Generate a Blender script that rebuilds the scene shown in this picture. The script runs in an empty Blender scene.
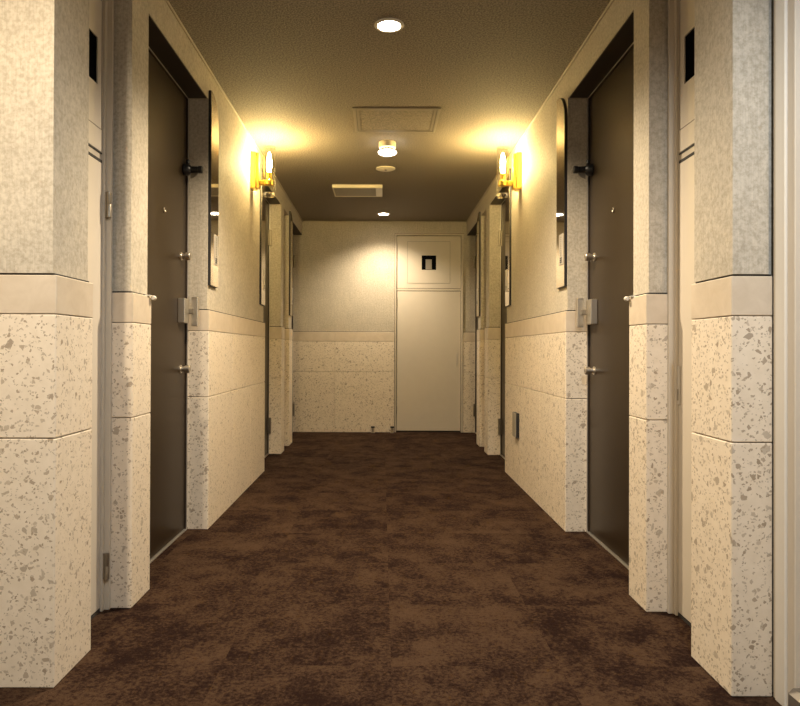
import bpy, bmesh, math, random
from mathutils import Vector, Matrix
random.seed(7)
SC = bpy.context.scene
COL = SC.collection
PI = math.pi

# ------------------------------------------------------------------ helpers
def bm_new():
    return bmesh.new()

def box(bm, x0, x1, y0, y1, z0, z1, bev=0.0, seg=1):
    x0, x1 = min(x0, x1), max(x0, x1)
    y0, y1 = min(y0, y1), max(y0, y1)
    z0, z1 = min(z0, z1), max(z0, z1)
    vs = [bm.verts.new((x, y, z)) for x in (x0, x1) for y in (y0, y1) for z in (z0, z1)]
    F = [(0, 1, 3, 2), (4, 6, 7, 5), (0, 4, 5, 1), (2, 3, 7, 6), (0, 2, 6, 4), (1, 5, 7, 3)]
    fs = [bm.faces.new([vs[i] for i in f]) for f in F]
    if bev > 0:
        es = list({e for f in fs for e in f.edges})
        bmesh.ops.bevel(bm, geom=es, offset=bev, segments=seg, affect='EDGES', profile=0.5)
    return bm

def lathe(bm, prof, c=(0, 0, 0), axis='Z', n=32):
    """prof: list of (radius, height) turned about an axis through c"""
    rings = []
    for r, h in prof:
        ring = []
        for i in range(n):
            a = 2 * PI * i / n
            u, v = r * math.cos(a), r * math.sin(a)
            p = {'Z': (u, v, h), 'X': (h, u, v), 'Y': (u, h, v)}[axis]
            ring.append(bm.verts.new((p[0] + c[0], p[1] + c[1], p[2] + c[2])))
        rings.append(ring)
    for a, b in zip(rings, rings[1:]):
        for i in range(n):
            bm.faces.new((a[i], a[(i + 1) % n], b[(i + 1) % n], b[i]))
    if prof[0][0] > 1e-6:
        bm.faces.new(rings[0])
    if prof[-1][0] > 1e-6:
        bm.faces.new(rings[-1])
    return bm

def obj(name, bm, mat, parent=None, smooth=False, mats=None):
    bmesh.ops.remove_doubles(bm, verts=bm.verts, dist=1e-6)
    bmesh.ops.recalc_face_normals(bm, faces=bm.faces)
    me = bpy.data.meshes.new(name)
    bm.to_mesh(me)
    bm.free()
    for m in (mats or [mat]):
        me.materials.append(m)
    if smooth:
        for p in me.polygons:
            p.use_smooth = True
        try:
            me.set_sharp_from_angle(angle=math.radians(35))
        except Exception:
            pass
    o = bpy.data.objects.new(name, me)
    COL.objects.link(o)
    if parent:
        o.parent = parent
    return o

def tag(o, label, cat, group=None, kind=None):
    o['label'] = label
    o['category'] = cat
    if group:
        o['group'] = group
    if kind:
        o['kind'] = kind
    return o

def thing(name, label, cat, loc=(0, 0, 0), rz=0, group=None, kind=None):
    o = bpy.data.objects.new(name, None)
    COL.objects.link(o)
    o.location = loc
    o.rotation_euler = (0, 0, rz)
    o.empty_display_size = 0.05
    return tag(o, label, cat, group, kind)

def kids(o):
    return [c for c in bpy.data.objects if c.parent == o]

def dup(root, loc, rz, label):
    def rec(o, parent):
        c = o.copy()
        COL.objects.link(c)
        if parent:
            c.parent = parent
        for k in kids(o):
            rec(k, c)
        return c
    r = rec(root, None)
    r.location = loc
    r.rotation_euler = (0, 0, rz)
    r['label'] = label
    return r

# ------------------------------------------------------------------ materials
def new_mat(name):
    m = bpy.data.materials.new(name)
    m.use_nodes = True
    nt = m.node_tree
    return m, nt, nt.nodes['Principled BSDF']

def N(nt, t, **kw):
    n = nt.nodes.new(t)
    for k, v in kw.items():
        setattr(n, k, v)
    return n

def plain(name, col, rough=0.5, metal=0.0, spec=0.5, noise=0.0, nscale=40, bump=0.0):
    m, nt, b = new_mat(name)
    b.inputs['Base Color'].default_value = (*col, 1)
    b.inputs['Roughness'].default_value = rough
    b.inputs['Metallic'].default_value = metal
    b.inputs['Specular IOR Level'].default_value = spec
    if noise or bump:
        tc = N(nt, 'ShaderNodeTexCoord')
        nz = N(nt, 'ShaderNodeTexNoise')
        nz.inputs['Scale'].default_value = nscale
        nz.inputs['Detail'].default_value = 4
        nt.links.new(tc.outputs['Object'], nz.inputs['Vector'])
        if noise:
            mr = N(nt, 'ShaderNodeMapRange')
            mr.inputs['To Min'].default_value = 1 - noise
            mr.inputs['To Max'].default_value = 1 + noise
            nt.links.new(nz.outputs['Fac'], mr.inputs['Value'])
            vm = N(nt, 'ShaderNodeVectorMath', operation='SCALE')
            vm.inputs[0].default_value = col
            nt.links.new(mr.outputs['Result'], vm.inputs['Scale'])
            nt.links.new(vm.outputs['Vector'], b.inputs['Base Color'])
        if bump:
            bp = N(nt, 'ShaderNodeBump')
            bp.inputs['Strength'].default_value = bump
            bp.inputs['Distance'].default_value = 0.002
            nt.links.new(nz.outputs['Fac'], bp.inputs['Height'])
            nt.links.new(bp.outputs['Normal'], b.inputs['Normal'])
    return m

def emit(name, col, strength):
    m, nt, b = new_mat(name)
    b.inputs['Base Color'].default_value = (0.8, 0.8, 0.8, 1)
    b.inputs['Emission Color'].default_value = (*col, 1)
    b.inputs['Emission Strength'].default_value = strength
    return m

def ramp(nt, stops):
    r = N(nt, 'ShaderNodeValToRGB')
    el = r.color_ramp.elements
    while len(el) < len(stops):
        el.new(0.5)
    for e, (p, c) in zip(el, stops):
        e.position = p
        e.color = (*c, 1)
    return r

def mix(nt, a, b, fac, blend='MIX'):
    n = N(nt, 'ShaderNodeMix', data_type='RGBA', blend_type=blend)
    for s, v in ((0, fac), (6, a), (7, b)):
        if isinstance(v, (int, float)):
            n.inputs[s].default_value = v
        elif isinstance(v, tuple):
            n.inputs[s].default_value = (*v, 1)
        else:
            nt.links.new(v, n.inputs[s])
    return n.outputs[2]

def math_n(nt, op, a, b=None):
    n = N(nt, 'ShaderNodeMath', operation=op)
    for i, v in enumerate((a, b)):
        if v is None:
            continue
        if isinstance(v, (int, float)):
            n.inputs[i].default_value = v
        else:
            nt.links.new(v, n.inputs[i])
    return n.outputs[0]

def noise(nt, vec, scale, detail=4, rough=0.55, dist=0.0):
    n = N(nt, 'ShaderNodeTexNoise')
    n.inputs['Scale'].default_value = scale
    n.inputs['Detail'].default_value = detail
    n.inputs['Roughness'].default_value = rough
    n.inputs['Distortion'].default_value = dist
    nt.links.new(vec, n.inputs['Vector'])
    return n

def mapping(nt, vec, scale):
    mp = N(nt, 'ShaderNodeMapping')
    mp.inputs['Scale'].default_value = scale
    nt.links.new(vec, mp.inputs['Vector'])
    return mp.outputs['Vector']

def make_wallpaper():
    m, nt, b = new_mat('wallpaper')
    tc = N(nt, 'ShaderNodeTexCoord')
    v = tc.outputs['Object']
    n1 = noise(nt, v, 74, 6, 0.7)                       # plaster-like blotches
    r1 = ramp(nt, [(0.38, (0.415, 0.362, 0.278)), (0.60, (0.565, 0.505, 0.405))])
    nt.links.new(n1.outputs['Fac'], r1.inputs['Fac'])
    n2 = noise(nt, mapping(nt, v, (260, 260, 10)), 1, 3, 0.6)   # upright fibres
    r2 = ramp(nt, [(0.3, (0.90, 0.90, 0.90)), (0.7, (1.06, 1.06, 1.06))])
    nt.links.new(n2.outputs['Fac'], r2.inputs['Fac'])
    c = mix(nt, r1.outputs['Color'], r2.outputs['Color'], 1.0, 'MULTIPLY')
    n3 = noise(nt, v, 7, 3, 0.5)
    r3 = ramp(nt, [(0.3, (0.93, 0.93, 0.93)), (0.7, (1.04, 1.04, 1.04))])
    nt.links.new(n3.outputs['Fac'], r3.inputs['Fac'])
    c = mix(nt, c, r3.outputs['Color'], 1.0, 'MULTIPLY')
    nt.links.new(c, b.inputs['Base Color'])
    b.inputs['Roughness'].default_value = 0.75
    b.inputs['Specular IOR Level'].default_value = 0.3
    bp = N(nt, 'ShaderNodeBump')
    bp.inputs['Strength'].default_value = 0.25
    bp.inputs['Distance'].default_value = 0.002
    nt.links.new(n1.outputs['Fac'], bp.inputs['Height'])
    nt.links.new(bp.outputs['Normal'], b.inputs['Normal'])
    return m

def make_terrazzo():
    m, nt, b = new_mat('terrazzo')
    tc = N(nt, 'ShaderNodeTexCoord')
    v = tc.outputs['Object']
    nd = noise(nt, v, 45, 3, 0.6)
    off = N(nt, 'ShaderNodeVectorMath', operation='SCALE')
    off.inputs['Scale'].default_value = 0.016
    nt.links.new(nd.outputs['Color'], off.inputs[0])
    add = N(nt, 'ShaderNodeVectorMath', operation='ADD')
    nt.links.new(v, add.inputs[0])
    nt.links.new(off.outputs['Vector'], add.inputs[1])
    vv = add.outputs['Vector']
    nb = noise(nt, v, 30, 4, 0.6)
    base = ramp(nt, [(0.3, (0.71, 0.61, 0.475)), (0.7, (0.775, 0.675, 0.54))])
    nt.links.new(nb.outputs['Fac'], base.inputs['Fac'])
    col = base.outputs['Color']
    for sc, p, edge, dark, light in ((42, 0.075, 0.19, (0.36, 0.29, 0.215), (0.52, 0.44, 0.34)),
                                     (72, 0.21, 0.17, (0.34, 0.265, 0.185), (0.54, 0.45, 0.345)),
                                     (135, 0.28, 0.15, (0.36, 0.285, 0.20), (0.58, 0.49, 0.38))):
        f1 = N(nt, 'ShaderNodeTexVoronoi', feature='F1')
        f1.inputs['Scale'].default_value = sc
        de = N(nt, 'ShaderNodeTexVoronoi', feature='DISTANCE_TO_EDGE')
        de.inputs['Scale'].default_value = sc
        nt.links.new(vv, f1.inputs['Vector'])
        nt.links.new(vv, de.inputs['Vector'])
        sp = N(nt, 'ShaderNodeSeparateColor')
        nt.links.new(f1.outputs['Color'], sp.inputs['Color'])
        pick = math_n(nt, 'LESS_THAN', sp.outputs['Red'], p)
        er = math_n(nt, 'MULTIPLY', sp.outputs['Blue'], edge * 1.4)
        er = math_n(nt, 'ADD', er, edge * 0.4)
        ins = math_n(nt, 'GREATER_THAN', de.outputs['Distance'], er)
        msk = math_n(nt, 'MULTIPLY', pick, ins)
        chip = mix(nt, dark, light, sp.outputs['Green'])
        col = mix(nt, col, chip, msk)
    nt.links.new(col, b.inputs['Base Color'])
    b.inputs['Roughness'].default_value = 0.55
    b.inputs['Specular IOR Level'].default_value = 0.35
    return m

def make_captile():
    m, nt, b = new_mat('cap_tile')
    tc = N(nt, 'ShaderNodeTexCoord')
    n1 = noise(nt, tc.outputs['Object'], 14, 6, 0.65, 0.6)
    r1 = ramp(nt, [(0.3, (0.54, 0.445, 0.33)), (0.7, (0.63, 0.535, 0.415))])
    nt.links.new(n1.outputs['Fac'], r1.inputs['Fac'])
    nt.links.new(r1.outputs['Color'], b.inputs['Base Color'])
    b.inputs['Roughness'].default_value = 0.5
    return m

def make_ceiling():
    m, nt, b = new_mat('ceiling_stipple')
    tc = N(nt, 'ShaderNodeTexCoord')
    n1 = noise(nt, tc.outputs['Object'], 120, 3, 0.6)
    r1 = ramp(nt, [(0.40, (0.155, 0.126, 0.092)), (0.60, (0.32, 0.268, 0.20))])
    nt.links.new(n1.outputs['Fac'], r1.inputs['Fac'])
    nt.links.new(r1.outputs['Color'], b.inputs['Base Color'])
    b.inputs['Roughness'].default_value = 0.85
    bp = N(nt, 'ShaderNodeBump')
    bp.inputs['Strength'].default_value = 0.7
    bp.inputs['Distance'].default_value = 0.004
    nt.links.new(n1.outputs['Fac'], bp.inputs['Height'])
    nt.links.new(bp.outputs['Normal'], b.inputs['Normal'])
    return m

def make_carpet():
    m, nt, b = new_mat('carpet_tiles')
    tc = N(nt, 'ShaderNodeTexCoord')
    v = tc.outputs['Object']
    sh = N(nt, 'ShaderNodeVectorMath', operation='ADD')
    sh.inputs[1].default_value = (-0.03, -0.076, 0.25)
    nt.links.new(v, sh.inputs[0])
    sc = N(nt, 'ShaderNodeVectorMath', operation='SCALE')
    sc.inputs['Scale'].default_value = 2.0
    nt.links.new(sh.outputs['Vector'], sc.inputs[0])
    fl = N(nt, 'ShaderNodeVectorMath', operation='FLOOR')
    nt.links.new(sc.outputs['Vector'], fl.inputs[0])
    wn = N(nt, 'ShaderNodeTexWhiteNoise')
    nt.links.new(fl.outputs['Vector'], wn.inputs['Vector'])
    o = N(nt, 'ShaderNodeVectorMath', operation='SCALE')
    o.inputs['Scale'].default_value = 23.0
    nt.links.new(wn.outputs['Color'], o.inputs[0])
    ad = N(nt, 'ShaderNodeVectorMath', operation='ADD')
    nt.links.new(v, ad.inputs[0])
    nt.links.new(o.outputs['Vector'], ad.inputs[1])
    tv = ad.outputs['Vector']
    n1 = noise(nt, mapping(nt, tv, (6.0, 5.0, 6)), 1, 10, 0.72, 0.0)
    n2 = noise(nt, mapping(nt, tv, (75, 75, 75)), 1, 5, 0.8)
    s = math_n(nt, 'MULTIPLY', n2.outputs['Fac'], 1.0)
    f = math_n(nt, 'ADD', n1.outputs['Fac'], s)
    t = math_n(nt, 'MULTIPLY', wn.outputs['Value'], 0.06)
    f = math_n(nt, 'ADD', f, t)
    f = math_n(nt, 'MULTIPLY', f, 0.85)
    r = ramp(nt, [(0.76, (0.0155, 0.0072, 0.0054)), (0.85, (0.034, 0.0180, 0.0112)),
                  (0.92, (0.054, 0.031, 0.0178)), (1.0, (0.068, 0.040, 0.0232))])
    nt.links.new(f, r.inputs['Fac'])
    n3 = noise(nt, v, 420, 2, 0.7)
    r3 = ramp(nt, [(0.25, (0.55, 0.55, 0.55)), (0.75, (1.45, 1.4, 1.4))])
    nt.links.new(n3.outputs['Fac'], r3.inputs['Fac'])
    c = mix(nt, r.outputs['Color'], r3.outputs['Color'], 1.0, 'MULTIPLY')
    nt.links.new(c, b.inputs['Base Color'])
    b.inputs['Roughness'].default_value = 0.95
    b.inputs['Specular IOR Level'].default_value = 0.05
    bp = N(nt, 'ShaderNodeBump')
    bp.inputs['Strength'].default_value = 0.3
    bp.inputs['Distance'].default_value = 0.004
    nt.links.new(n3.outputs['Fac'], bp.inputs['Height'])
    nt.links.new(bp.outputs['Normal'], b.inputs['Normal'])
    return m

def make_glass():
    m, nt, b = new_mat('clear_glass')
    out = nt.nodes['Material Output']
    tr = N(nt, 'ShaderNodeBsdfTransparent')
    tr.inputs['Color'].default_value = (0.97, 0.97, 0.95, 1)
    gl = N(nt, 'ShaderNodeBsdfGlossy')
    gl.inputs['Roughness'].default_value = 0.03
    fr = N(nt, 'ShaderNodeLayerWeight')
    fr.inputs['Blend'].default_value = 0.2
    mx = N(nt, 'ShaderNodeMixShader')
    sc = math_n(nt, 'MULTIPLY', fr.outputs['Fresnel'], 0.22)
    nt.links.new(sc, mx.inputs[0])
    nt.links.new(tr.outputs[0], mx.inputs[1])
    nt.links.new(gl.outputs[0], mx.inputs[2])
    nt.links.new(mx.outputs[0], out.inputs['Surface'])
    return m

def make_thick_glass():
    m, nt, b = new_mat('thick_glass')
    b.inputs['Base Color'].default_value = (0.95, 0.93, 0.86, 1)
    b.inputs['Roughness'].default_value = 0.02
    b.inputs['Transmission Weight'].default_value = 1.0
    b.inputs['IOR'].default_value = 1.45
    return m

M = dict(
    thickglass=make_thick_glass(),
    paper=make_wallpaper(), tile=make_terrazzo(), cap=make_captile(), ceil=make_ceiling(),
    carpet=make_carpet(), glass=make_glass(),
    gap=plain('shadow_gap_black', (0.03, 0.025, 0.02), 0.8, noise=0.1),
    grout=plain('grout', (0.50, 0.43, 0.33), 0.9, noise=0.1),
    trim=plain('ceiling_trim', (0.42, 0.36, 0.27), 0.6, noise=0.05),
    hatch=plain('hatch_frame_paint', (0.27, 0.23, 0.17), 0.55, noise=0.05),
    door=plain('bronze_brown_steel', (0.026, 0.017, 0.009), 0.36, 0.0, 0.36, noise=0.04, nscale=9),
    dframe=plain('dark_door_frame', (0.035, 0.024, 0.016), 0.5, 0.0, 0.3, noise=0.04),
    strip=plain('brushed_aluminium', (0.62, 0.58, 0.52), 0.35, 0.8, noise=0.05),
    beige=plain('beige_painted_steel', (0.60, 0.53, 0.43), 0.5, noise=0.03, nscale=12, bump=0.03),
    beige2=plain('beige_frame_paint', (0.56, 0.49, 0.39), 0.45, noise=0.03, nscale=12),
    offw=plain('off_white_frame_paint', (0.74, 0.69, 0.60), 0.45, noise=0.02),
    nickel=plain('satin_nickel', (0.66, 0.60, 0.50), 0.3, 0.9, noise=0.04),
    pewter=plain('dull_pewter', (0.30, 0.26, 0.20), 0.4, 0.8, noise=0.06),
    hingem=plain('dark_hinge_steel', (0.16, 0.13, 0.10), 0.45, 0.7, noise=0.06),
    black=plain('black_plastic', (0.012, 0.012, 0.013), 0.35, noise=0.05),
    mirror=plain('polished_bronze_mirror', (0.70, 0.62, 0.50), 0.035, 1.0, noise=0.02),
    blackside=plain('black_edge', (0.012, 0.010, 0.009), 0.5, noise=0.05),
    plate=plain('pale_nameplate', (0.55, 0.50, 0.42), 0.35, 0.3, noise=0.03),
    gold=plain('yellow_brass', (0.86, 0.58, 0.12), 0.28, 0.9, noise=0.04),
    white=plain('white_plastic', (0.80, 0.76, 0.68), 0.45, noise=0.02),
    hookm=plain('translucent_hook', (0.62, 0.56, 0.46), 0.3, noise=0.05),
    cream=plain('cream_plastic', (0.76, 0.68, 0.50), 0.5, noise=0.02),
    grille=plain('dull_grey_grille', (0.30, 0.265, 0.21), 0.6, noise=0.04),
    dark=plain('dark_interior', (0.004, 0.004, 0.004), 0.8, 0.0, 0.0, noise=0.05),
    steel=plain('brushed_stainless', (0.36, 0.33, 0.29), 0.42, 0.85, noise=0.08, nscale=25),
    lens=emit('downlight_lens', (1.0, 0.90, 0.74), 14.0),
    lens2=emit('surface_lamp_lens', (1.0, 0.93, 0.80), 3.6),
    bulb=emit('warm_bulb', (1.0, 0.75, 0.33), 350.0),
)

M['door'].node_tree.nodes['Principled BSDF'].inputs['Specular Tint'].default_value = (0.85, 0.62, 0.38, 1)

# ------------------------------------------------------------------ dimensions
H = 2.40
XT = {-1: 0.900, 1: 0.948}          # tile face of each side
PAPER = 0.012                        # wallpaper sits this far behind the tile
ZR, ZC, ZT = 0.686, 1.030, 1.138    # tile joint, foot of cap tile, top of cap tile
ZG = 1.144                           # wallpaper starts
ZL = 2.242                           # lintel soffit
YE = 7.95                            # end wall tile face
YB = -2.2                            # open end behind the camera
PIERS_OF = {-1: [(1.932, 2.178), (2.527, 2.728), (3.637, 5.387), (6.27, 6.466), (6.80, 7.05)],
            1: [(1.897, 2.146), (2.508, 2.686), (3.612, 5.387), (6.255, 6.466), (6.79, 7.00)]}
BACK = 0.26                          # backing behind the doors (from tile face)
LOBX = -1.62                         # lobby wall on the left

# ------------------------------------------------------------------ floor and ceiling
b = bm_new()
box(b, -1.9, 1.6, YB, 8.3, -0.10, 0.0)
tag(obj('floor', b, M['carpet']), 'dark brown mottled carpet tile floor of the corridor', 'floor', kind='structure')
b = bm_new()
box(b, -1.9, 1.6, YB, 8.3, H, H + 0.12)
tag(obj('ceiling', b, M['ceil']), 'brown beige stippled corridor ceiling', 'ceiling', kind='structure')

# ------------------------------------------------------------------ side walls
def side_wall(s):
    xt = XT[s]
    X = lambda d: s * (xt + d)
    side = 'left' if s < 0 else 'right'
    PIERS = PIERS_OF[s]
    b = bm_new()
    # wallpaper piers
    for i, (y0, y1) in enumerate(PIERS):
        dd = BACK
        if i == 0:
            if s < 0:
                box(b, X(PAPER), LOBX, y0 + 0.004, y1 - PAPER, ZG, H)
            else:
                box(b, X(0.004), X(0.102), y0 + 0.004, y1 - PAPER, ZG, H)
                box(b, X(0.102), X(BACK), y0 + 0.03, y1 - PAPER, 0, H)
        else:
            box(b, X(PAPER), X(dd), y0 + PAPER, y1 - PAPER, ZG, H)
    # lintels over the openings
    ends = [p for p in PIERS] + [(YE + 0.01, 0)]
    for (a0, a1), (c0, c1) in zip(ends, ends[1:]):
        box(b, X(PAPER), X(BACK), a1 - PAPER, c0 + PAPER, ZL, H)
    # backing behind the doors
    box(b, X(BACK), X(BACK + 0.08), PIERS[0][0] + 0.03, 8.2, 0, H)
    # lobby wall toward the camera
    if s < 0:
        box(b, LOBX, LOBX - 0.1, YB, PIERS[0][1], 0, H)
    else:
        box(b, 1.13, 1.23, YB, 0.80, 0, H)
        box(b, 1.13, 1.23, 0.80, 1.93, 2.20, H)
        box(b, 1.20, 1.23, 0.80, 1.93, 0, 2.20)
    w = obj('wall_' + side, b, M['paper'])
    tag(w, 'mottled beige wallpapered %s corridor wall with terrazzo wainscot and door recesses' % side, 'wall', kind='structure')
    # tile wainscot, one block per pier
    for i, (y0, y1) in enumerate(PIERS):
        lo, ca, ga = bm_new(), bm_new(), bm_new()
        if i == 0:
            xo = LOBX if s < 0 else X(0.111)
        else:
            xo = X(BACK)
        n = 3 if i == 2 else 1
        ys = [y0 + (y1 - y0) * k / n for k in range(n + 1)]
        for a, c in zip(ys, ys[1:]):
            e = 0.0007 if n > 1 else 0
            box(lo, X(0), xo, a + e, c - e, 0, ZR - 0.001, 0.0025)
            box(lo, X(0), xo, a + e, c - e, ZR + 0.0015, ZC - 0.001, 0.0025)
            box(ca, X(-0.0005), xo, a + e, c - e, ZC + 0.001, ZT, 0.002)
        box(ga, X(0.009), xo, y0 + 0.009, y1 - 0.009, ZT - 0.01, ZG)
        t = obj('tile_wainscot', lo, M['tile'], w)
        obj('cap_tile', ca, M['cap'], t)
        obj('shadow_gap', ga, M['gap'], t)
    return w

WL = side_wall(-1)
WR = side_wall(1)

# ------------------------------------------------------------------ end wall
DX0, DX1, DZ = 0.140, 0.922, 2.262
b = bm_new()
xa, xb = -(XT[-1] + BACK), XT[1] + BACK
box(b, xa, DX0, YE + 0.010, 8.22, ZG, H)
box(b, DX1, xb, YE + 0.010, 8.22, ZG, H)
box(b, DX0, DX1, YE + 0.010, 8.22, DZ, H)
box(b, DX0, DX1, 8.20, 8.22, 0, DZ)
WE = tag(obj('wall_back', b, M['paper']), 'wallpapered end wall of the corridor with terrazzo below', 'wall', kind='structure')
for x0, x1, js in ((xa, DX0, [-0.535]), (DX1, xb, [])):
    lo, ca, ga = bm_new(), bm_new(), bm_new()
    xs = [x0] + js + [x1]
    for a, c in zip(xs, xs[1:]):
        box(lo, a + 0.0007, c - 0.0007, YE, 8.2, 0, ZR - 0.001, 0.0025)
        box(lo, a + 0.0007, c - 0.0007, YE, 8.2, ZR + 0.0015, ZC - 0.001, 0.0025)
        box(ca, a + 0.0007, c - 0.0007, YE - 0.0005, 8.2, ZC + 0.001, ZT, 0.002)
    box(ga, x0 + 0.002, x1 - 0.002, YE + 0.009, 8.2, ZT - 0.01, ZG)
    t = obj('tile_wainscot', lo, M['tile'], WE)
    obj('cap_tile', ca, M['cap'], t)
    obj('shadow_gap', ga, M['gap'], t)

# thin cornice strips at the ceiling
for k, (s, name) in enumerate(((-1, 'left'), (1, 'right'))):
    b = bm_new()
    x = s * (XT[s] + PAPER)
    box(b, x, x - s * 0.010, PIERS_OF[s][0][0] + 0.004, YE + 0.01, H - 0.012, H, 0.002)
    tag(obj('trim_%d' % (k + 1), b, M['trim']), 'thin beige cornice strip along the top of the %s wall' % name, 'trim', kind='structure')
b = bm_new()
box(b, -(XT[-1] + PAPER) + 0.012, XT[1] + PAPER - 0.012, YE + 0.0, YE + 0.01, H - 0.012, H, 0.002)
tag(obj('trim_3', b, M['trim']), 'thin beige cornice strip along the top of the end wall', 'trim', kind='structure')

# ------------------------------------------------------------------ apartment doors
def apartment_door(idx, s, y0, y1, hinge_far, label):
    xt = XT[s]
    X = lambda d: s * (xt + d)
    D = 0.118                                    # leaf face
    d = thing('door_%d' % idx, label, 'door', (0, 0, 0), kind='structure')
    yf = (lambda u: y1 - u) if not hinge_far else (lambda u: y0 + u)      # measured from the lock side
    b = bm_new()
    box(b, X(D), X(D + 0.045), y0 + 0.014, y1 - 0.014, 0.008, ZL - 0.013, 0.0015)
    leaf = obj('door_leaf', b, M['door'], d)
    b = bm_new()
    box(b, X(D - 0.006), X(D + 0.06), y0 + 0.0005, y0 + 0.012, 0.0, ZL - 0.0005)
    box(b, X(D - 0.006), X(D + 0.06), y1 - 0.012, y1 - 0.0005, 0.0, ZL - 0.0005)
    box(b, X(D - 0.006), X(D + 0.06), y0 + 0.012, y1 - 0.012, ZL - 0.012, ZL - 0.0005)
    fr = obj('door_frame', b, M['dframe'], d)
    b = bm_new()
    box(b, X(PAPER + 0.002), X(D - 0.0065), y0 + 0.0125, y1 - 0.0125, ZL - 0.005, ZL - 0.0005)
    obj('soffit_lining', b, M['dframe'], fr)
    b = bm_new()
    box(b, X(D - 0.010), X(D - 0.0065), y1 - 0.010, y1 - 0.0005, 0.0, ZL - 0.002)
    box(b, X(D - 0.010), X(D - 0.0065), y0 + 0.0005, y0 + 0.010, 0.0, ZL - 0.002)
    box(b, X(D - 0.010), X(D - 0.0065), y0 + 0.010, y1 - 0.010, ZL - 0.008, ZL - 0.002)
    obj('edge_strip', b, M['strip'], fr)
    b = bm_new()
    box(b, X(D - 0.012), X(D + 0.05), y0 + 0.012, y1 - 0.012, 0.0, 0.006, 0.001)
    obj('threshold', b, M['strip'], d)
    # peephole
    b = bm_new()
    yc = (y0 + y1) / 2 + 0.075 * (1 if not hinge_far else -1)
    lathe(b, [(0.013, X(D)), (0.013, X(D - 0.004)), (0.009, X(D - 0.006)), (0.006, X(D - 0.003))], (0, yc, 1.583), 'X', 20)
    obj('peephole', b, M['pewter'], d, True)
    # two lock cylinders, narrow at the leaf and wide at the head
    for z in (1.404, 0.834):
        b = bm_new()
        lathe(b, [(0.021, X(D)), (0.021, X(D - 0.006)), (0.0135, X(D - 0.008)), (0.0135, X(D - 0.024)), (0.019, X(D - 0.026)),
                  (0.021, X(D - 0.046)), (0.017, X(D - 0.050))], (0, yf(0.105), z), 'X', 28)
        k = obj('lock_cylinder', b, M['nickel'], d, True)
        b = bm_new()
        box(b, X(D - 0.0495), X(D - 0.0508), yf(0.105) - 0.0015, yf(0.105) + 0.0015, z - 0.007, z + 0.007)
        obj('keyway', b, M['black'], k)
    # boxy handle: base block on the leaf, upright grip bar nearer the jamb
    hd = bpy.data.objects.new('door_handle', None)
    COL.objects.link(hd)
    hd.parent = d
    b = bm_new()
    box(b, X(D), X(D - 0.034), yf(0.150), yf(0.068), 1.066, 1.190, 0.003, 2)
    obj('base_block', b, M['nickel'], hd)
    b = bm_new()
    box(b, X(D - 0.012), X(D - 0.058), yf(0.080), yf(0.048), 1.115, 1.142, 0.002)
    obj('handle_neck', b, M['pewter'], hd)
    b = bm_new()
    box(b, X(D - 0.044), X(D - 0.076), yf(0.064), yf(0.030), 1.052, 1.202, 0.003, 2)
    obj('grip_bar', b, M['nickel'], hd)
    # hinges on the other edge
    for z in (0.255, 1.935):
        b = bm_new()
        yh = (y1 - 0.013) if hinge_far else (y0 + 0.013)
        lathe(b, [(0.006, z - 0.072), (0.0115, z - 0.070), (0.0115, z - 0.002), (0.010, z - 0.001), (0.010, z + 0.001),
                  (0.0115, z + 0.002), (0.0115, z + 0.070), (0.006, z + 0.072)], (X(D - 0.019), yh, 0), 'Z', 20)
        box(b, X(D - 0.030), X(D - 0.001), yh - 0.003, yh + 0.0025, z - 0.068, z + 0.068)
        obj('hinge', b, M['pewter'], d, True)
    # small black stay at head height by the lock edge
    b = bm_new()
    lathe(b, [(0.026, X(D)), (0.030, X(D - 0.004)), (0.030, X(D - 0.024)), (0.024, X(D - 0.034)), (0.017, X(D - 0.040)),
              (0.016, X(D - 0.076)), (0.019, X(D - 0.078)), (0.019, X(D - 0.094)), (0.015, X(D - 0.097))],
          (0, yf(0.062), 1.853), 'X', 24)
    st = obj('door_stay', b, M['black'], d, True)
    b = bm_new()
    box(b, X(D - 0.012), X(D - 0.030), yf(0.070), yf(0.050), 1.880, 1.905, 0.004)
    obj('stay_knob', b, M['black'], st)
    b = bm_new()
    vs = [(X(D - 0.036), 1.841), (X(D - 0.080), 1.841), (X(D - 0.060), 1.815), (X(D - 0.036), 1.806)]
    f = b.faces.new([b.verts.new((x, yf(0.064), z)) for x, z in vs])
    ex = bmesh.ops.extrude_face_region(b, geom=[f])
    bmesh.ops.translate(b, verts=[v for v in ex['geom'] if isinstance(v, bmesh.types.BMVert)], vec=(0, 0.004, 0))
    obj('stay_gusset', b, M['pewter'], st)
    return d

def doorways(s):
    P = PIERS_OF[s]
    return [(P[1][1], P[2][0], False), (P[2][1], P[3][0], True), (P[4][1], YE, True)]
WORD = ['nearest the camera, in the deep recess beside the nearer mirror panel', 'past the brass wall lamp', 'farthest along, against the end wall']
idx = 1
for s in (-1, 1):
    for k, (a, c, hf) in enumerate(doorways(s)):
        apartment_door(idx, s, a, c, hf, 'dark bronze steel apartment door on the %s wall, %s' % ('left' if s < 0 else 'right', WORD[k]))
        idx += 1

# ------------------------------------------------------------------ pipe-shaft doors (side walls)
def shaft_panel(bm, put, u0, u1, z0, z1, wu, wz, ws):
    """four slabs round a square window hole; put(bm,u0,u1,z0,z1) places a slab"""
    put(bm, u0, wu, z0, z1)
    put(bm, wu + ws, u1, z0, z1)
    put(bm, wu, wu + ws, z0, wz)
    put(bm, wu, wu + ws, wz + ws, z1)

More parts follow.
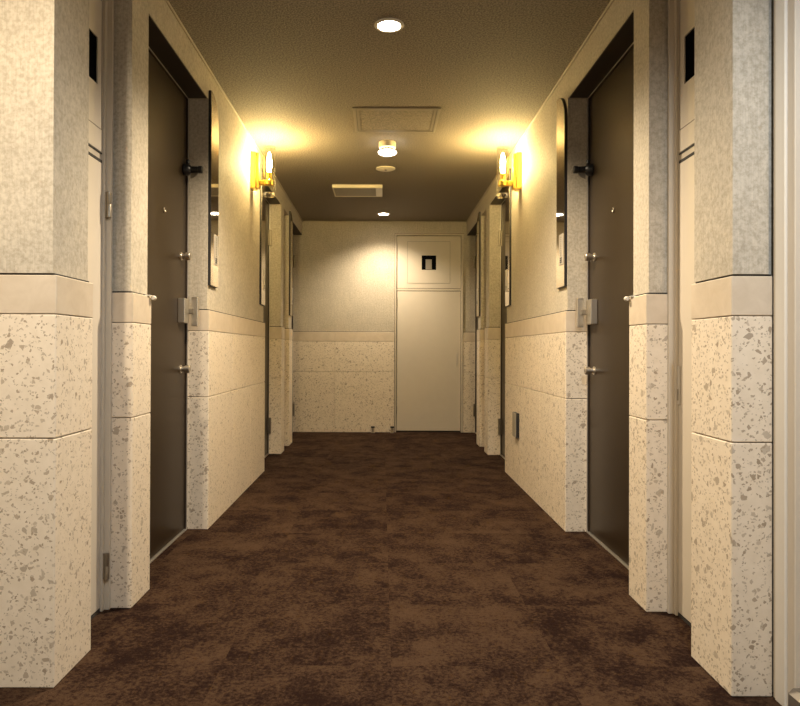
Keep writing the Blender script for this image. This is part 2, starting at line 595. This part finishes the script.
def shaft_door(idx, s, y0, y1, label, wz=1.862):
    xt = XT[s]
    X = lambda d: s * (xt + d)
    D = 0.100
    d = thing('door_%d' % idx, label, 'door', (0, 0, 0), kind='structure')
    za, zb = 1.597, 1.634
    # frame: stepped posts and a transom rail
    b = bm_new()
    for a, c, dd in ((y0 + 0.0005, y0 + 0.014, 0.074), (y1 - 0.0005, y1 - 0.014, 0.074), (y0 + 0.014, y0 + 0.032, 0.092), (y1 - 0.014, y1 - 0.032, 0.092)):
        box(b, X(dd), X(D + 0.05), a, c, 0, ZL - 0.0005, 0.001)
    box(b, X(0.092), X(D + 0.05), y0 + 0.032, y1 - 0.032, ZL - 0.03, ZL - 0.0005)
    box(b, X(D + 0.004), X(D + 0.05), y0 + 0.032, y1 - 0.032, za, zb)
    obj('door_frame', b, M['beige2'], d)
    b = bm_new()
    box(b, X(D + 0.001), X(D + 0.006), y0 + 0.033, y1 - 0.033, za + 0.0005, za + 0.010)
    box(b, X(D + 0.001), X(D + 0.006), y0 + 0.033, y1 - 0.033, zb - 0.006, zb - 0.0005)
    box(b, X(D), X(D + 0.04), y0 + 0.033, y1 - 0.033, 0.0, 0.012)
    obj('shadow_gap', b, M['gap'], d)
    b = bm_new()
    box(b, X(D), X(D + 0.035), y0 + 0.0345, y1 - 0.0345, 0.013, za - 0.001, 0.0015)
    obj('door_leaf', b, M['beige'], d)
    # upper panel with a square meter window
    b = bm_new()
    ws = 0.165
    wy = y1 - 0.078 - ws
    put = lambda m, u0, u1, z0, z1: box(m, X(D), X(D + 0.004), u0, u1, z0, z1)
    shaft_panel(b, put, y0 + 0.0345, y1 - 0.0345, zb + 0.001, ZL - 0.031, wy, wz, ws)
    up = obj('upper_panel', b, M['beige'], d)
    b = bm_new()
    g = 0.0025
    ya, yb_, z0, z1 = y0 + 0.045, y1 - 0.042, 1.712, ZL - 0.07
    for a, c, e, f in ((ya, yb_, z0, z0 + g), (ya, yb_, z1 - g, z1), (ya, ya + g, z0 + g, z1 - g), (yb_ - g, yb_, z0 + g, z1 - g)):
        box(b, X(D - 0.0008), X(D + 0.001), a, c, e, f)
    obj('panel_groove', b, M['hingem'], up)
    b = bm_new()
    box(b, X(D + 0.0045), X(D + 0.06), wy - 0.005, wy + ws + 0.005, wz - 0.005, wz + ws + 0.005)
    obj('meter_window', b, M['dark'], up)
    if s < 0:
        hy = y1 - 0.016
        for z in (0.160, 1.450):
            b = bm_new()
            lathe(b, [(0.005, z - 0.047), (0.009, z - 0.045), (0.009, z), (0.0085, z + 0.001), (0.009, z + 0.002), (0.009, z + 0.045), (0.005, z + 0.047)],
                  (X(0.078), hy - 0.012, 0), 'Z', 18)
            box(b, X(0.070), X(0.0915), hy - 0.014, hy - 0.010, z - 0.045, z + 0.045)
            obj('hinge', b, M['pewter'], d, True)
    else:
        b = bm_new()
        box(b, X(D), X(D - 0.006), y1 - 0.052, y1 - 0.036, 0.745, 0.882, 0.002)
        h = obj('flush_pull', b, M['strip'], d)
        b = bm_new()
        box(b, X(D - 0.0055), X(D - 0.0068), y1 - 0.048, y1 - 0.040, 0.76, 0.80)
        obj('pull_recess', b, M['pewter'], h)
    return d

for s in (-1, 1):
    sd = 'left' if s < 0 else 'right'
    P = PIERS_OF[s]
    shaft_door(idx, s, P[0][1], P[1][0], 'narrow beige pipe shaft door with black meter window, between the two nearest %s pillars' % sd); idx += 1
    shaft_door(idx, s, P[3][1], P[4][0], 'beige pipe shaft door hidden in the narrow far recess of the %s wall' % sd); idx += 1

# ------------------------------------------------------------------ end wall shaft door
d = thing('door_%d' % idx, 'tall cream two part utility door with small square meter window in the end wall', 'door', (0, 0, 0), kind='structure'); idx += 1
YD = YE + 0.03
b = bm_new()
for x0, x1, z0, z1 in ((DX0 + 0.0005, DX0 + 0.022, 0, DZ - 0.0005), (DX1 - 0.022, DX1 - 0.0005, 0, DZ - 0.0005), (DX0 + 0.022, DX1 - 0.022, DZ - 0.024, DZ - 0.0005)):
    box(b, x0, x1, YE - 0.004, 8.10, z0, z1, 0.002)
box(b, DX0 + 0.022, DX1 - 0.022, YD - 0.004, 8.10, 1.612, 1.636)
obj('door_frame', b, M['beige2'], d)
b = bm_new()
g = 0.004
box(b, DX0 + 0.0005, DX0 + 0.006, YE - 0.0055, YE - 0.0035, 0, DZ)
box(b, DX0 + 0.0005, DX1, YE - 0.0055, YE - 0.0035, DZ - 0.005, DZ - 0.0005)
obj('frame_seam', b, M['hingem'], d)
b = bm_new()
box(b, DX0 + 0.023, DX1 - 0.023, YD + 0.012, 8.09, 0.0, DZ - 0.025)
obj('shadow_gap', b, M['gap'], d)
b = bm_new()
box(b, DX0 + 0.026, DX1 - 0.027, YD, YD + 0.011, 0.016, 1.606, 0.002)
leaf = obj('door_leaf', b, M['beige'], d)
b = bm_new()
box(b, DX1 - 0.075, DX1 - 0.058, YD - 0.004, YD, 0.76, 0.90, 0.0015)
obj('flush_pull', b, M['strip'], leaf)
ws, wx, wz = 0.165, 0.450, 1.850
b = bm_new()
put = lambda m, u0, u1, z0, z1: box(m, u0, u1, YD, YD + 0.011, z0, z1)
shaft_panel(b, put, DX0 + 0.026, DX1 - 0.027, 1.641, DZ - 0.028, wx, wz, ws)
up = obj('upper_panel', b, M['beige'], d)
b = bm_new()
xa_, xb_, z0, z1 = 0.285, 0.775, 1.695, 2.175
for a, c, e, f in ((xa_, xb_, z0, z0 + g), (xa_, xb_, z1 - g, z1), (xa_, xa_ + g, z0 + g, z1 - g), (xb_ - g, xb_, z0 + g, z1 - g)):
    box(b, a, c, YD - 0.0025, YD + 0.0005, e, f)
obj('panel_groove', b, M['grille'], up)
# window: black box behind the hole, a pale meter at its back
b = bm_new()
box(b, wx - 0.004, wx + ws + 0.004, YD + 0.0085, YD + 0.0118, wz - 0.004, wz + ws + 0.004)
obj('meter_window', b, M['dark'], up)
b = bm_new()
box(b, wx + 0.045, wx + 0.115, YD + 0.004, YD + 0.0085, wz + 0.006, wz + 0.120, 0.001)
obj('meter', b, M['grille'], up)
for z in (0.25, 1.50):
    b = bm_new()
    lathe(b, [(0.004, z - 0.045), (0.008, z - 0.043), (0.008, z + 0.043), (0.004, z + 0.045)], (DX0 + 0.023, YD - 0.012, 0), 'Z', 16)
    obj('hinge', b, M['pewter'], d, True)

# ------------------------------------------------------------------ beige door beside the right near pillar
d = thing('door_%d' % idx, 'pale beige door and frame at the right edge beside the nearest right pillar', 'door', (0, 0, 0), kind='structure')
def casing(name, mat, xf, ya, yb, top, thick):
    b = bm_new()
    box(b, xf, 1.199, ya, yb, 0, top, 0.002)
    box(b, xf, 1.199, 1.70 - ya - (yb - ya) + 1.0, 1.70 - ya + 1.0, 0, top, 0.002)
    box(b, xf, 1.199, 1.70 - ya + 1.0005, ya - 0.0005, top - thick, top, 0.002)
    return obj(name, b, mat, d)
casing('door_frame', M['beige2'], 1.060, 1.882, 1.8967, 2.199, 0.012)
casing('frame_stop', M['offw'], 1.056, 1.835, 1.8815, 2.186, 0.046)
casing('inner_casing', M['beige'], 1.062, 1.800, 1.8345, 2.139, 0.034)
b = bm_new()
box(b, 1.090, 1.130, 0.902, 1.798, 0.008, 2.103, 0.002)
obj('door_leaf', b, M['beige'], d)

# ------------------------------------------------------------------ polished mirror panels
def mirror_panel(flip):
    """faces +X; width along Y; rounded corner at +Y (or -Y when flip)"""
    W, Z0, Z1, T, R = 0.165, 1.270, 2.290, 0.016, 0.145
    o = thing('mirror_panel', '', 'wall panel', group='mirror panels by the doors')
    pts = [(0, Z0), (W, Z0)]
    RZ = 0.16
    for k in range(13):
        a = PI / 2 * k / 12
        pts.append((W - R + R * math.cos(a), Z1 - RZ + RZ * math.sin(a)))
    pts.append((0, Z1))
    if flip:
        pts = [(W - y, z) for y, z in pts]
    def prism(x0, x1, pp):
        b = bm_new()
        f = b.faces.new([b.verts.new((x0, y, z)) for y, z in pp])
        ex = bmesh.ops.extrude_face_region(b, geom=[f])
        bmesh.ops.translate(b, verts=[v for v in ex['geom'] if isinstance(v, bmesh.types.BMVert)], vec=(x1 - x0, 0, 0))
        return b
    obj('backing', prism(0.0, T - 0.002, pts), M['blackside'], o)
    cy = sum(p[0] for p in pts) / len(pts)
    pp = [(W / 2 + (y - W / 2) * 0.985, z + (0.001 if z < 1.5 else -0.001)) for y, z in pts]
    obj('mirror_face', prism(T - 0.002, T, pp), M['mirror'], o)
    ya = 0.070 if not flip else W - 0.070 - 0.075
    b = bm_new()
    box(b, T, T + 0.003, ya, ya + 0.075, 1.385, 1.548, 0.001)
    pl = obj('nameplate', b, M['plate'], o)
    b = bm_new()
    for k in range(11):
        box(b, T + 0.003, T + 0.0036, ya + 0.030, ya + 0.045, 1.432 + k * 0.0095, 1.4365 + k * 0.0095)
    obj('engraved_lines', b, M['pewter'], pl)
    b = bm_new()
    for k in range(3):
        box(b, T + 0.003, T + 0.0038, ya + 0.020, ya + 0.056, 1.396 + k * 0.0105, 1.4035 + k * 0.0105)
    obj('dark_marks', b, M['black'], pl)
    return o
xl = -(XT[-1] + PAPER)
xr = XT[1] + PAPER
mp = mirror_panel(False)
mp.location = (xl, 3.656, 0)
mp['label'] = 'tall polished panel on the left wall between the nearest left door and the brass lamp'
dup(mp, (xr, 3.630 + 0.165, 0), PI, 'tall polished panel on the right wall between the nearest right door and the brass lamp')
dup(mp, (xl, 5.195, 0), 0, 'tall polished panel on the left wall behind the brass lamp')
dup(mp, (xl, 6.835, 0), 0, 'farthest polished panel on the left wall, on the last narrow pillar')
mq = mirror_panel(True)
mq.location = (xr, 5.205 + 0.165, 0)
mq.rotation_euler = (0, 0, PI)
mq['label'] = 'tall polished panel on the right wall behind the brass lamp'
dup(mq, (xr, 6.835 + 0.165, 0), PI, 'farthest polished panel on the right wall, on the last narrow pillar')

# ------------------------------------------------------------------ brass wall lamps with glass tubes
def sconce():
    o = thing('wall_lamp', 'brass wall lamp with clear glass tube on the left wall', 'wall lamp', group='brass wall lamps')
    b = bm_new()
    box(b, 0, 0.034, -0.046, 0.046, 2.050, 2.303, 0.002)
    box(b, 0.034, 0.056, -0.034, 0.034, 2.056, 2.297, 0.002)
    obj('back_plate', b, M['gold'], o)
    b = bm_new()
    box(b, 0.055, 0.122, -0.012, 0.012, 2.078, 2.114, 0.003)
    obj('arm', b, M['gold'], o)
    c = (0.122, 0, 0)
    b = bm_new()
    lathe(b, [(0.030, 2.078), (0.032, 2.080), (0.032, 2.112), (0.030, 2.114), (0.019, 2.114), (0.019, 2.165), (0.016, 2.168)], c, 'Z', 28)
    obj('socket', b, M['gold'], o, True)
    b = bm_new()
    lathe(b, [(0.009, 2.168), (0.014, 2.180), (0.017, 2.205), (0.016, 2.245), (0.012, 2.280), (0.006, 2.304), (0.0, 2.310)], c, 'Z', 20)
    obj('bulb', b, M['bulb'], o, True)
    b = bm_new()
    lathe(b, [(0.0, 2.000), (0.039, 2.000), (0.043, 2.004), (0.043, 2.346), (0.0405, 2.346), (0.0405, 2.026), (0.0, 2.026)], c, 'Z', 40)
    gt = obj('glass_tube', b, M['glass'], o, True)
    b = bm_new()
    lathe(b, [(0.0, 2.001), (0.040, 2.001), (0.0425, 2.005), (0.0425, 2.020), (0.040, 2.024), (0.0, 2.024)], c, 'Z', 40)
    obj('thick_glass_foot', b, M['thickglass'], gt, True)
    b = bm_new()
    lathe(b, [(0.0400, 2.343), (0.0435, 2.343), (0.0438, 2.347), (0.0400, 2.347), (0.0398, 2.343)], c, 'Z', 40)
    obj('glass_rim', b, M['glass'], gt, True)
    return o
sc = sconce()
sc.location = (xl, 4.87, 0)
dup(sc, (xr, 4.87, 0), PI, 'brass wall lamp with clear glass tube on the right wall')

# ------------------------------------------------------------------ ceiling fittings
def spot(parent, loc, power, size, blend, col, rad=0.04):
    l = bpy.data.lights.new('lamp_light', 'SPOT')
    l.energy = power
    l.color = col
    l.spot_size = math.radians(size)
    l.spot_blend = blend
    l.shadow_soft_size = rad
    o = bpy.data.objects.new('lamp_light', l)
    COL.objects.link(o)
    o.parent = parent
    o.location = loc
    return o
WARM = (1.0, 0.83, 0.60)
def downlight(loc, label, power, r=0.056, col=WARM, cone=142, blend=0.65):
    o = thing('downlight', label, 'ceiling light', loc, group='round ceiling downlights')
    b = bm_new()
    lathe(b, [(r * 0.86, 0.0), (r * 1.22, 0.0), (r * 1.20, -0.004), (r * 0.95, -0.007), (r * 0.90, -0.004)], (0, 0, 0), 'Z', 40)
    obj('trim_ring', b, M['white'], o, True)
    b = bm_new()
    lathe(b, [(0.0, -0.001), (r * 0.93, -0.001), (r * 0.90, -0.006), (r * 0.5, -0.009), (0.0, -0.010)], (0, 0, 0), 'Z', 40)
    obj('lens', b, M['lens'], o, True)
    spot(o, (0, 0, -0.055), power, cone, blend, col)
    return o
P_DOWN = 75
downlight((0.027, 3.148, H), 'bright round downlight in the ceiling nearest the top edge of the photo', P_DOWN)
downlight((0.012, 7.52, H), 'bright round downlight in the ceiling close to the end wall', P_DOWN * 0.56, 0.060, WARM, 138, 0.95)
downlight((-0.85, 0.80, H), 'warm round downlight in the lobby ceiling left of the camera', P_DOWN * 0.62, 0.056, WARM, 168, 0.45)
downlight((0.55, 0.45, H), 'neutral white round downlight in the lobby ceiling right of the camera', P_DOWN * 0.50, 0.056, (0.80, 0.89, 1.0), 168, 0.45)
# surface lamp between the wall lamps
o = thing('ceiling_lamp', 'small cream surface lamp with glowing disc hanging between the brass wall lamps', 'ceiling light', (0.033, 4.93, H))
b = bm_new()
lathe(b, [(0.058, 0.0), (0.060, -0.003), (0.060, -0.040), (0.056, -0.045), (0.0, -0.045)], (0, 0, 0), 'Z', 40)
obj('base', b, M['cream'], o, True)
b = bm_new()
lathe(b, [(0.040, -0.045), (0.040, -0.063), (0.0, -0.063)], (0, 0, 0), 'Z', 32)
nk = obj('neck', b, M['cream'], o, True)
b = bm_new()
for k in range(12):
    a = 2 * PI * k / 12 + 0.2
    x, y = 0.040 * math.cos(a), 0.040 * math.sin(a)
    box(b, x - 0.006, x + 0.006, y - 0.006, y + 0.006, -0.058, -0.049)
obj('vent_slot', b, M['hingem'], nk)
b = bm_new()
lathe(b, [(0.040, -0.063), (0.062, -0.066), (0.066, -0.071), (0.060, -0.082), (0.032, -0.092), (0.0, -0.095)], (0, 0, 0), 'Z', 40)
obj('glowing_disc', b, M['lens2'], o, True)
# flat round disc
o = thing('smoke_detector', 'flat round cream ceiling disc with dark dot behind the surface lamp', 'detector', (0.024, 5.64, H))
b = bm_new()
lathe(b, [(0.078, 0.0), (0.079, -0.006), (0.070, -0.010), (0.0, -0.012)], (0, 0, 0), 'Z', 44)
obj('cover', b, M['cream'], o, True)
b = bm_new()
lathe(b, [(0.010, -0.0115), (0.010, -0.016), (0.0, -0.018)], (0, 0, 0), 'Z', 20)
obj('sensor', b, M['hingem'], o, True)
# rectangular ceiling unit
o = thing('ceiling_vent', 'shallow rectangular cream ceiling unit with grey grille left of the centre line', 'ceiling vent', (-0.224, 6.38, H))
b = bm_new()
w, l, t = 0.223, 0.185, 0.027
box(b, -w, w, -l, l, -t + 0.002, 0, 0.002)
box(b, -w, w, -l, -l + 0.028, -t - 0.002, -t + 0.002, 0.001)
box(b, -w, w, l - 0.028, l, -t - 0.002, -t + 0.002, 0.001)
box(b, -w, -w + 0.012, -l + 0.028, l - 0.028, -t - 0.002, -t + 0.002)
obj('housing', b, M['cream'], o)
b = bm_new()
for k in range(9):
    y = -l + 0.030 + k * (2 * l - 0.060) / 8.6
    box(b, -w + 0.013, w - 0.060, y, y + 0.028, -t - 0.0005, -t + 0.002)
obj('grille', b, M['grille'], o)
b = bm_new()
box(b, w - 0.058, w, -l + 0.0285, l - 0.0285, -t - 0.003, -t + 0.002, 0.001)
obj('end_block', b, M['white'], o)
# access hatch
o = thing('access_hatch', 'square ceiling access hatch with double metal frame', 'ceiling hatch', (0.084, 4.455, H))
w, l = 0.268, 0.232
def ring(w, l, k, z0, z1):
    b = bm_new()
    box(b, -w, w, -l, -l + k, z0, z1)
    box(b, -w, w, l - k, l, z0, z1)
    box(b, -w, -w + k, -l + k, l - k, z0, z1)
    box(b, w - k, w, -l + k, l - k, z0, z1)
    return b
fr = obj('hatch_frame', ring(w, l, 0.018, -0.006, 0), M['hatch'], o)
obj('inner_frame', ring(w - 0.023, l - 0.023, 0.016, -0.005, 0), M['hatch'], fr)
obj('frame_gap', ring(w - 0.018, l - 0.018, 0.005, -0.002, 0), M['hingem'], fr)
b = bm_new()
box(b, -w + 0.041, w - 0.041, -l + 0.041, l - 0.041, -0.003, 0)
obj('hatch_panel', b, M['ceil'], o)

# ------------------------------------------------------------------ small wall and floor fittings
def corner_hook(loc, s, label):
    o = thing('corner_hook', label, 'hook', loc, group='small white hooks on the pillar corners')
    b = bm_new()
    box(b, -s * 0.008, s * 0.030, -0.028, 0.0, 0.0, 0.003, 0.001)
    obj('mounting_plate', b, M['white'], o)
    b = bm_new()
    lathe(b, [(0.0, 0.0), (0.007, 0.001), (0.009, 0.004), (0.009, 0.018), (0.006, 0.023), (0.0, 0.024)], (-s * 0.013, -0.004, -0.006), 'Y', 20)
    obj('roller', b, M['hookm'], o, True)
    return o
corner_hook((-(XT[-1]), 2.711, ZT + 0.001), -1, 'small white corner hook on the tile ledge beside the nearest left door')
corner_hook((XT[1], 2.669, ZT + 0.001), 1, 'small white corner hook on the tile ledge beside the nearest right door')

o = thing('outlet_cover', 'small grey outlet cover low on the right terrazzo wainscot', 'outlet', (XT[1], 4.885, 0))
b = bm_new()
box(b, 0, -0.022, -0.062, 0.062, 0.330, 0.500, 0.002)
obj('box_body', b, M['black'], o)
b = bm_new()
box(b, -0.022, -0.026, -0.058, 0.062, 0.334, 0.500, 0.001)
obj('face_plate', b, M['grille'], o)

for x, lab in ((-0.100, 'small metal door stop post at the foot of the end wall, left one of two'), (0.118, 'small metal door stop post beside the foot of the cream end door')):
    o = thing('door_stop', lab, 'door stop', (x, 7.905, 0), group='door stop posts at the end wall')
    b = bm_new()
    lathe(b, [(0.022, 0.0), (0.022, 0.004), (0.013, 0.006), (0.013, 0.055)], (0, 0, 0), 'Z', 24)
    obj('post', b, M['nickel'], o, True)
    b = bm_new()
    lathe(b, [(0.013, 0.055), (0.022, 0.056), (0.022, 0.070), (0.018, 0.073), (0.0, 0.073)], (0, 0, 0), 'Z', 24)
    obj('rubber_cap', b, M['black'], o, True)

b = bm_new()
box(b, 1.036, 1.086, 1.30, 1.798, 0.0, 0.078, 0.013, 1)
tag(obj('floor_door_stop', b, M['steel']), 'chamfered grey metal block on the carpet at the lower right corner', 'door stop')

# ------------------------------------------------------------------ world, camera, view
w = bpy.data.worlds.new('World')
SC.world = w
w.use_nodes = True
w.node_tree.nodes['Background'].inputs['Color'].default_value = (1.0, 0.94, 0.85, 1)
w.node_tree.nodes['Background'].inputs['Strength'].default_value = 0.10

cam = bpy.data.cameras.new('camera')
cam.sensor_width = 36
cam.lens = 31.5
cam.shift_x = 18 / 800
cam.shift_y = -7 / 800
co = bpy.data.objects.new('camera', cam)
COL.objects.link(co)
co.location = (0, 0, 0.934)
co.rotation_euler = (Matrix.Rotation(PI / 2 + 0.0057, 3, 'X') @ Matrix.Rotation(0.0035, 3, 'Z')).to_euler()
SC.camera = co

vs = SC.view_settings
vs.view_transform = 'Standard'
vs.look = 'None'
vs.gamma = 1
vs.use_curve_mapping = False
vs.exposure = 1.52
